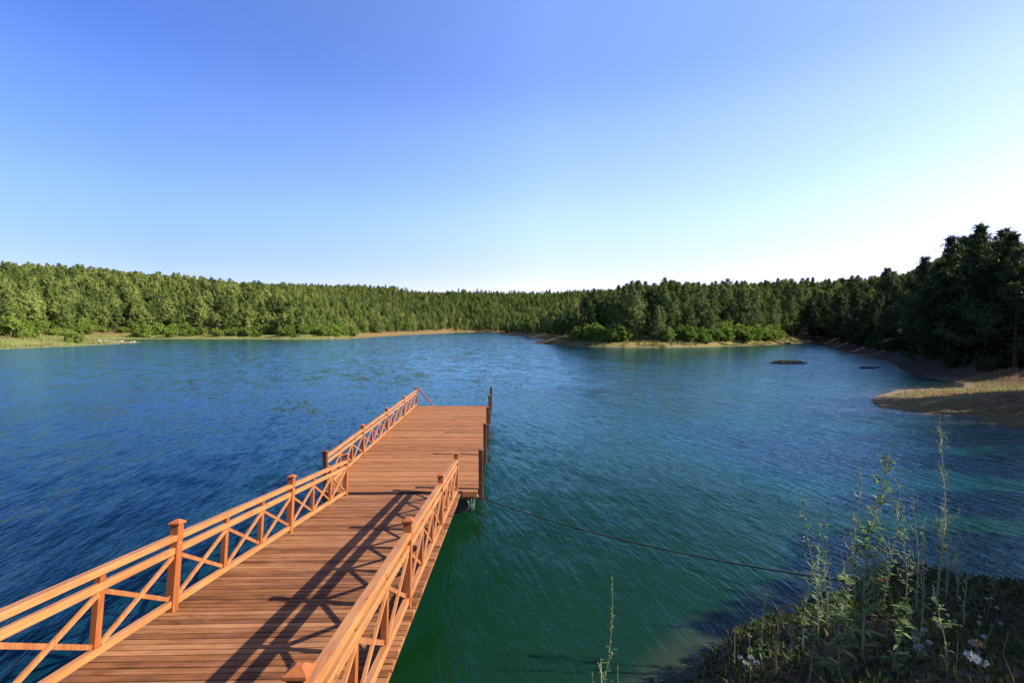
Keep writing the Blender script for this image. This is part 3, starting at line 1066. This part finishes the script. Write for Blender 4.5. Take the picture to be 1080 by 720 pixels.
def shrub(px, d, size, lab, grp, z=None, sq=1.0):
    x = (px - VX) / F * d
    zz = h1(x, d)
    e = empty('shrub', (x, d, zz - 0.05), (0, 0, RNG.uniform(0, 6.28)))
    e.scale = (size, size, size * sq)
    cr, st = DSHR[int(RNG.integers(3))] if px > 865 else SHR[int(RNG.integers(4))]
    link('foliage', cr, e)
    link('stem', st, e)
    tag(e, lab, 'shrub', grp)
    shr.append((x, d))


def scatter_shrubs(n, px0, px1, d0, d1, smin, smax, s0, s1, lab, grp, seed):
    g = np.random.default_rng(seed)
    c = 0
    tries = 0
    while c < n and tries < 20000:
        tries += 1
        px, d = g.uniform(px0, px1), g.uniform(d0, d1)
        x = (px - VX) / F * d
        s = float(sdist(np.array([x]), np.array([d]))[0])
        if smin < s < smax and all((x - a) ** 2 + (d - b) ** 2 > 5 for a, b in shr[-60:]):
            shrub(px, d, g.uniform(s0, s1), lab, grp, sq=g.uniform(0.8, 1.1))
            c += 1


scatter_shrubs(40, -10, 165, 175, 300, 28, 52, 2.2, 5.4, 'bright green bush at the back of the grassy meadow below the pines', 'bushes behind the meadow', 41)
scatter_shrubs(56, 150, 400, 262, 340, 13, 32, 2.0, 5.2, 'bright green bush along the sandy shore under the far hillside', 'bushes along the far shore', 42)
scatter_shrubs(30, 610, 835, 150, 185, 5.5, 11, 2.6, 4.4, 'light green bush on top of the reddish bank of the peninsula', 'bushes on the peninsula', 43)
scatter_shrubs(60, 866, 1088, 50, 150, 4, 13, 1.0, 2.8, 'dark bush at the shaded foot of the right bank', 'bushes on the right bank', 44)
shrub(22, 178, 5.2, 'large rounded bright green bush at the edge of the meadow', None)
shrub(86, 178, 3.0, 'small round dark green bush standing alone on the meadow', None)


# ------------------------------------------------------------------ rocks
def rock(name, px, d, r, mat, lab, cat, seed, grp=None, sq=0.55, z=None):
    x = (px - VX) / F * d
    bm = bmesh.new()
    bmesh.ops.create_icosphere(bm, subdivisions=3, radius=1.0)
    g = random.Random(seed)
    offs = [Vector((g.uniform(-1, 1), g.uniform(-1, 1), g.uniform(-1, 1))).normalized() for _ in range(9)]
    for v in bm.verts:
        k_ = 1.0
        for o in offs:
            dd = v.co.normalized().dot(o)
            if dd > 0.72:
                k_ = min(k_, 0.72 / dd)
        v.co = v.co * k_
        v.co.z *= sq
    me = bpy.data.meshes.new(name)
    bm.to_mesh(me)
    bm.free()
    me.materials.append(mat)
    zz = h1(x, d) if z is None else z
    o = link(name, me, None, (x, d, zz + r * sq * 0.25))
    o.scale = (r, r * 0.8, r)
    o.rotation_euler = (0, 0, g.uniform(0, 6))
    return tag(o, lab, cat, grp)


g = random.Random(5)
for i in range(16):
    px = g.uniform(112, 150)
    d = 196 + (px - 112) * 0.25 + g.uniform(-10, 6)
    rock('rock', px, d, g.uniform(0.3, 1.0), M['rock'], 'pale white rock in the heap on the tip of the grassy spit', 'rock', i, 'white rocks on the meadow spit')
rock('rock', 351, 262, 1.0, M['rock'], 'single white boulder on the water edge of the far sandy shore', 'rock', 77)

# small dark islet with reeds
ix, iy = at(836, 383.5)
bm = bmesh.new()
bmesh.ops.create_uvsphere(bm, u_segments=40, v_segments=14, radius=1.0)
for v in bm.verts:
    n_ = float(vnoise(v.co.x * 3 + 7, v.co.y * 3 + 2, 1.0))
    v.co = Vector((v.co.x * 3.1 * (1 + 0.25 * n_), v.co.y * 2.2 * (1 + 0.25 * n_), v.co.z * 0.32 - 0.05))
me = bpy.data.meshes.new('islet')
bm.to_mesh(me)
bm.free()
me.materials.append(M['drock'])
tag(link('islet', me, None, (ix, iy, 0)), 'small dark islet of mud and reeds', kind='structure')


def blades(name, pts, h0, h1_, w, mat, rng, lab, bend=0.35, cat=None, nper=1):
    V, Fc = [], []
    pts = np.repeat(np.asarray(pts), nper, 0)
    m = len(pts)
    a = rng.uniform(0, 6.28, m)
    H = rng.uniform(h0, h1_, m)
    bd = rng.uniform(0.1, 1.0, m) * bend * H
    dx, dy = np.cos(a), np.sin(a)
    px, py = -dy * w / 2, dx * w / 2
    j = rng.normal(0, 0.06, (m, 2)) if nper > 1 else np.zeros((m, 2))
    x, y, z = pts[:, 0] + j[:, 0], pts[:, 1] + j[:, 1], pts[:, 2]
    v0 = np.stack([x - px, y - py, z], -1)
    v1 = np.stack([x + px, y + py, z], -1)
    v2 = np.stack([x + px * 0.8 + dx * bd * 0.3, y + py * 0.8 + dy * bd * 0.3, z + H * 0.55], -1)
    v3 = np.stack([x - px * 0.8 + dx * bd * 0.3, y - py * 0.8 + dy * bd * 0.3, z + H * 0.55], -1)
    v4 = np.stack([x + dx * bd, y + dy * bd, z + H], -1)
    V = np.stack([v0, v1, v2, v3, v4], 1).reshape(-1, 3)
    b5 = np.arange(m)[:, None] * 5
    T = np.concatenate([b5 + np.array([[0, 1, 2]]), b5 + np.array([[0, 2, 3]]), b5 + np.array([[3, 2, 4]])])
    o = link(name, mesh_np(name, V, T, mat))
    return tag(o, lab, cat, None, 'stuff')


rg = np.random.default_rng(8)
aa = rg.uniform(0, 6.28, 900)
rr = np.sqrt(rg.uniform(0, 1, 900)) * 0.95
blades('reeds', np.stack([ix + np.cos(aa) * rr * 2.9, iy + np.sin(aa) * rr * 2.0, 0.30 * (1 - rr ** 2)], -1), 0.10, 0.34, 0.05, M['reed'], rg, 'dark reeds growing over the small islet')
for px, py, r_ in ((918, 389, 0.5), (926, 389.3, 0.65), (934, 388.6, 0.45)):
    x, d = at(px, py)
    rock('rock', px, d, r_, M['drock'], 'low dark stone breaking the water off the right bank', 'rock', px, 'dark stones off the right bank', 0.4, 0.0)


def land_points(n, x0, x1, y0, y1, smin, smax, rng):
    x, y = rng.uniform(x0, x1, n * 4), rng.uniform(y0, y1, n * 4)
    s = sdist(x, y) + vnoise(x, y, 0.9) * 0.35
    ok = (s > smin) & (s < smax)
    x, y, s = x[ok][:n], y[ok][:n], s[ok][:n]
    return np.stack([x, y, height(x, y, s) - 0.02], -1)


# dry grass on the right spit
blades('dry_grass', land_points(16000, 27, 56, 28, 50, 0.9, 14, rg), 0.06, 0.26, 0.03, M['straw'], rg, 'dry straw coloured grass on the low right spit')
def far_points(n, a0, a1, y0, y1, smin, smax, rng):
    a_, y = rng.uniform(a0, a1, n * 6), rng.uniform(y0, y1, n * 6)
    x = (a_ - VX) / F * y
    s_ = sdist(x, y)
    cl = vnoise(x, y, 4.0) + 0.5 * vnoise(x, y, 1.7)
    ok = (s_ > smin) & (s_ < smax) & (cl > 0.02)
    x, y, s_ = x[ok][:n], y[ok][:n], s_[ok][:n]
    return np.stack([x, y, height(x, y, s_) - 0.05], -1)


M['sgrass'] = foliage('shore_grass_blades', [(0.05, (0.05, 0.07, 0.02)), (0.5, (0.11, 0.12, 0.035)), (0.95, (0.22, 0.18, 0.08))], 0.2, 0.1)
blades('shore_grass', np.concatenate([far_points(9000, 575, 850, 140, 200, 1.0, 9, rg), far_points(9000, -10, 420, 125, 300, 2.0, 26, rg)]), 0.25, 0.9, 0.16, M['sgrass'], rg, 'tufts of rough grass along the far shores', 0.5)
# meadow grass and weeds on the near bank
pp = land_points(26000, 1.0, 16, 2.0, 11, 0.15, 9, rg)
blades('undergrowth', pp[:9000], 0.05, 0.2, 0.012, M['under'], rg, 'dark low grass and weeds covering the near bank', 0.8)
blades('bank_grass', pp[15000:16500], 0.12, 0.4, 0.007, M['straw'], rg, 'thin dry grass stems on the near bank', 0.6)
lp = pp[17500:22500]
V, Fc = leaf_cloud(lp + np.array([0, 0, 0.10]), np.zeros_like(lp) + np.array([0, 0, 1.0]), 0.075, 7, rg, 0.1, 0.5, 0.12)
tag(link('ground_cover', mesh_np('ground_cover', V, Fc, M['under'])), 'low leafy ground cover on the near bank', None, None, 'stuff')


# ------------------------------------------------------------------ tall weeds and flowers on the near bank
def ground_ray(px, py):
    """where the sight line through a pixel meets the near bank"""
    for d in np.arange(3.0, 14, 0.05):
        x = (px - VX) / F * d
        z = EYE - (py - HY) / F * d
        if z < h1(x, d):
            return x, d, h1(x, d)
    x, d = at(px, py)
    return x, d, 0.0


def leaf_mesh(L_):
    """curved lanceolate leaves: list of (base, direction, length, width)"""
    V, T = [], []
    for b, dv, ln, wd in L_:
        b, dv = Vector(b), Vector(dv).normalized()
        sd_ = dv.cross(Vector((0, 0, 1)))
        if sd_.length < 1e-3:
            sd_ = Vector((1, 0, 0))
        sd_.normalize()
        i0 = len(V)
        for t, w_, drop in ((0, 0.12, 0), (0.3, 0.9, 0.02), (0.65, 0.75, -0.05), (1.0, 0.04, -0.22)):
            c_ = b + dv * ln * t + Vector((0, 0, drop * ln))
            V.append(c_ - sd_ * wd * w_ / 2)
            V.append(c_ + sd_ * wd * w_ / 2)
        for i in range(3):
            a_ = i0 + i * 2
            T += [(a_, a_ + 1, a_ + 3), (a_, a_ + 3, a_ + 2)]
    return np.array([tuple(v) for v in V]), np.array(T)


def weed(name, px, pbase, ptop, pxtop, lab, seed, leafy=1.0, bare=0.3, twig=1.0, lmax=0.16, d=None, cat='weed'):
    g = random.Random(seed)
    if d is None:
        x, y, z = ground_ray(px, pbase)
    else:
        x, y = (px - VX) / F * d, d
        z = h1(x, y)
    zt = EYE - (ptop - HY) / F * y
    H = max(zt - z, 0.2)
    dx = (pxtop - px) / F * y
    e = empty(name, (x, y, z - 0.03))
    pts = []
    n = 12
    for i in range(n + 1):
        t = i / n
        pts.append(Vector((dx * t ** 1.3 + 0.012 * H * math.sin(t * 7 + seed), 0.03 * H * math.sin(t * 3 + seed), H * t)))
    sb = MB()
    r0 = 0.0045 + 0.0030 * H
    sb.tube(pts, [r0 * (1 - 0.8 * i / n) for i in range(n + 1)], 5)
    lv = []

    def on(t):
        f = t * n
        i = min(int(f), n - 1)
        return pts[i].lerp(pts[i + 1], f - i)

    # side shoots
    for j in range(int(9 * twig * max(0.6, H))):
        t = g.uniform(0.25, 0.9)
        p0 = on(t)
        a_ = g.uniform(0, 6.28)
        ln = H * g.uniform(0.08, 0.2) * (1.15 - t)
        tip = p0 + Vector((math.cos(a_) * ln * 0.6, math.sin(a_) * ln * 0.6, ln))
        mid = p0.lerp(tip, 0.5) + Vector((math.cos(a_), math.sin(a_), 0)) * ln * 0.12
        sb.tube([p0, mid, tip], [r0 * 0.45, r0 * 0.35, r0 * 0.15], 4)
        if leafy > 0:
            for m_ in range(int(5 * leafy) + 1):
                u = g.uniform(0.15, 1.0)
                b_ = p0.lerp(mid, u * 2) if u < 0.5 else mid.lerp(tip, u * 2 - 1)
                a2 = g.uniform(0, 6.28)
                lv.append((b_, (math.cos(a2), math.sin(a2), g.uniform(0.1, 0.9)), lmax * g.uniform(0.25, 0.55), lmax * 0.16))
    nl = int(30 * leafy * max(H, 0.5))
    for j in range(nl):
        t = g.uniform(0.04, 1 - bare)
        a_ = j * 2.4 + g.uniform(-0.4, 0.4)
        ln = lmax * g.uniform(0.5, 1.15) * (1.1 - 0.65 * t)
        lv.append((on(t), (math.cos(a_), math.sin(a_), g.uniform(0.1, 0.7)), ln, ln * g.uniform(0.2, 0.3)))
    # small seed tufts near the tip
    for j in range(int(26 * max(H, 0.5))):
        t = g.uniform(1 - bare - 0.1, 1.0)
        a_ = g.uniform(0, 6.28)
        lv.append((on(t), (math.cos(a_), math.sin(a_), 1.2), 0.028 * g.uniform(0.6, 1.3), 0.009))
    sb.build('stem', M['stalk'], e)
    V_, T_ = leaf_mesh(lv)
    link('leaves', mesh_np('leaves', V_, T_, M['weed']), e)
    return tag(e, lab, cat)


weed('tall_weed', 926, 712, 460, 943, 'tallest leafy weed with a bare pale tip on the near bank', 1, 1.5, 0.42, 1.2, 0.20)
weed('tall_weed', 916, 650, 480, 910, 'thin bare grey stalk left of the tallest weed', 2, 0.25, 0.6, 1.0, 0.10)
weed('tall_weed', 946, 660, 497, 961, 'green weed leaning right just beside the tallest weed', 3, 1.0, 0.2, 1.0, 0.13)
weed('tall_weed', 1002, 655, 437, 1010, 'tall slender weed with leafy middle and hair thin top at the right', 4, 1.0, 0.42, 1.1, 0.13)
weed('tall_weed', 873, 690, 516, 857, 'thin pale stalk leaning left near the end of the mooring cable', 5, 0.5, 0.5, 1.0, 0.11)
weed('tall_weed', 884, 680, 545, 880, 'short green weed behind the pale stalk leaning left', 6, 0.8, 0.3, 0.8, 0.11)
weed('tall_weed', 812, 725, 610, 818, 'upright weed with pale seed tufts at the left edge of the near bank', 7, 0.8, 0.35, 0.6, 0.09)
weed('tall_weed', 829, 725, 640, 829, 'shorter upright green weed beside the weed with pale seed tufts', 8, 0.8, 0.2, 0.6, 0.09)
weed('tall_weed', 630, 735, 608, 648, 'lone leaning weed with narrow leaves in front of the dark green water', 9, 1.2, 0.12, 0.5, 0.075, 4.6)
weed('tall_weed', 655, 745, 708, 656, 'tip of a short weed right of the lone leaning weed', 10, 0.8, 0.2, 0.4, 0.06, 4.6)
weed('tall_weed', 968, 665, 548, 971, 'dark leafy weed between the two tallest weeds', 11, 1.1, 0.15, 1.0, 0.12)
weed('tall_weed', 1052, 612, 572, 1053, 'small upright weed on the crest of the near bank at far right', 12, 0.8, 0.2, 0.5, 0.08)
weed('tall_weed', 992, 645, 545, 990, 'dark weed leaning on the tall slender weed at the right', 13, 1.0, 0.2, 0.8, 0.12)
weed('tall_weed', 900, 735, 600, 898, 'broad leafy weed low at the foot of the tallest weed', 14, 1.6, 0.05, 1.4, 0.19)
weed('tall_weed', 958, 740, 640, 966, 'bright green sprawling weed at the bottom edge right of the tallest weed', 15, 1.6, 0.05, 1.4, 0.17)
weed('tall_weed', 866, 725, 640, 870, 'bushy dark weed at the bottom between the pale stalk and the seed tufts', 16, 1.3, 0.1, 1.4, 0.12)
weed('tall_weed', 1018, 740, 625, 1005, 'sparse reddish stalked weed among the white flowers', 17, 0.8, 0.15, 1.0, 0.11)


gx = random.Random(91)
MORE = [(880, 668, 560, 'thin stem with sparse leaves rising from the water edge by the cable'),
        (858, 700, 590, 'short pale stem standing low between the seed tufts and the cable'),
        (905, 690, 535, 'slim upright weed just left of the foot of the tallest weed'),
        (932, 640, 520, 'hair thin stem crossing behind the tallest weed'),
        (980, 655, 515, 'thin pale stem between the tallest weed and the tall slender weed'),
        (1015, 640, 530, 'leafy stem close on the right of the tall slender weed'),
        (1030, 650, 560, 'short curved weed right of the tall slender weed'),
        (1040, 690, 605, 'low weed standing among the white flowers near the right edge'),
        (1070, 640, 575, 'weed on the bank crest cut by the right edge of the picture'),
        (985, 715, 610, 'wiry dry weed in front of the white flowers'),
        (842, 722, 650, 'slender weed at the bottom edge left of the bushy dark weed'),
        (795, 728, 655, 'thin bare stalk next to the orange brown seed head')]
for i_, (px_, pb_, pt_, lab_) in enumerate(MORE):
    weed('tall_weed', px_, pb_, pt_, px_ + gx.uniform(-9, 10), lab_, 120 + i_, gx.uniform(0.3, 1.0), gx.uniform(0.25, 0.5), gx.uniform(0.7, 1.2), gx.uniform(0.08, 0.13))


def umbel(px, pbase, pyt, pxt, lab, seed, size=0.045, mat='petal', grp=None, name='white_flower', cat='flower', H=None):
    g = random.Random(seed)
    x, y, z = ground_ray(px, pbase)
    zt = EYE - (pyt - HY) / F * y
    Hh = max(zt - z, 0.08)
    dx = (pxt - px) / F * y
    e = empty(name, (x, y, z - 0.02))
    sb = MB()
    top = Vector((dx, 0, Hh))
    sb.tube([(0, 0, 0), (dx * 0.35, 0.01, Hh * 0.5), top], [0.004, 0.003, 0.002], 4)
    cs_ = []
    for j in range(22):
        a_, r_ = g.uniform(0, 6.28), math.sqrt(g.random()) * size
        p = top + Vector((math.cos(a_) * r_, math.sin(a_) * r_, 0.02 + 0.012 * (1 - (r_ / size) ** 2)))
        sb.tube([top - Vector((0, 0, 0.015)), p], [0.0012, 0.0008], 3, False)
        cs_.append(np.array(p))
    sb.build('stem', M['stalk'], e)
    V_, T_ = leaf_cloud(np.array(cs_), np.tile(np.array([0, 0, 1.0]), (len(cs_), 1)), 0.013, 7, np.random.default_rng(seed), 0.2, 0.9, 0.007)
    link('flower_head', mesh_np('flower_head', V_, T_, M[mat]), e)
    return tag(e, lab, cat, grp)


umbel(1046, 745, 706, 1046, 'white flower head at the bottom right corner, left one of a pair', 1, 0.05)
umbel(1058, 748, 712, 1054, 'larger white flower head at the bottom right corner, right one of a pair', 2, 0.06)
umbel(1062, 738, 692, 1052, 'dried brown flower head above the pair of white flower heads', 3, 0.035, 'seed')
umbel(783, 735, 676, 782, 'single orange brown seed head on a thin stalk over the water edge', 4, 0.022, 'seed', None, 'seed_head', 'seed head')
umbel(940, 660, 620, 941, 'small orange flower beside the end of the mooring cable', 5, 0.04, 'orange', None, 'orange_flower')
umbel(947, 660, 619, 948, 'small orange bloom right beside its twin at the cable end', 6, 0.03, 'orange', None, 'orange_flower')
g = random.Random(21)
for i in range(22):
    px, py = g.uniform(975, 1082), g.uniform(628, 700)
    umbel(px, py + g.uniform(12, 22), py, px + g.uniform(-4, 4), 'small white flower head scattered over the dark near bank', 30 + i, g.uniform(0.012, 0.024), 'petal', 'white flowers on the near bank')
for i in range(4):
    umbel(788 + i * 6, 735, 704 + (i % 2) * 6, 788 + i * 6, 'pale grey flower head in the tuft by the seed head', 60 + i, 0.03, 'petal', 'pale flower tuft at the water edge')
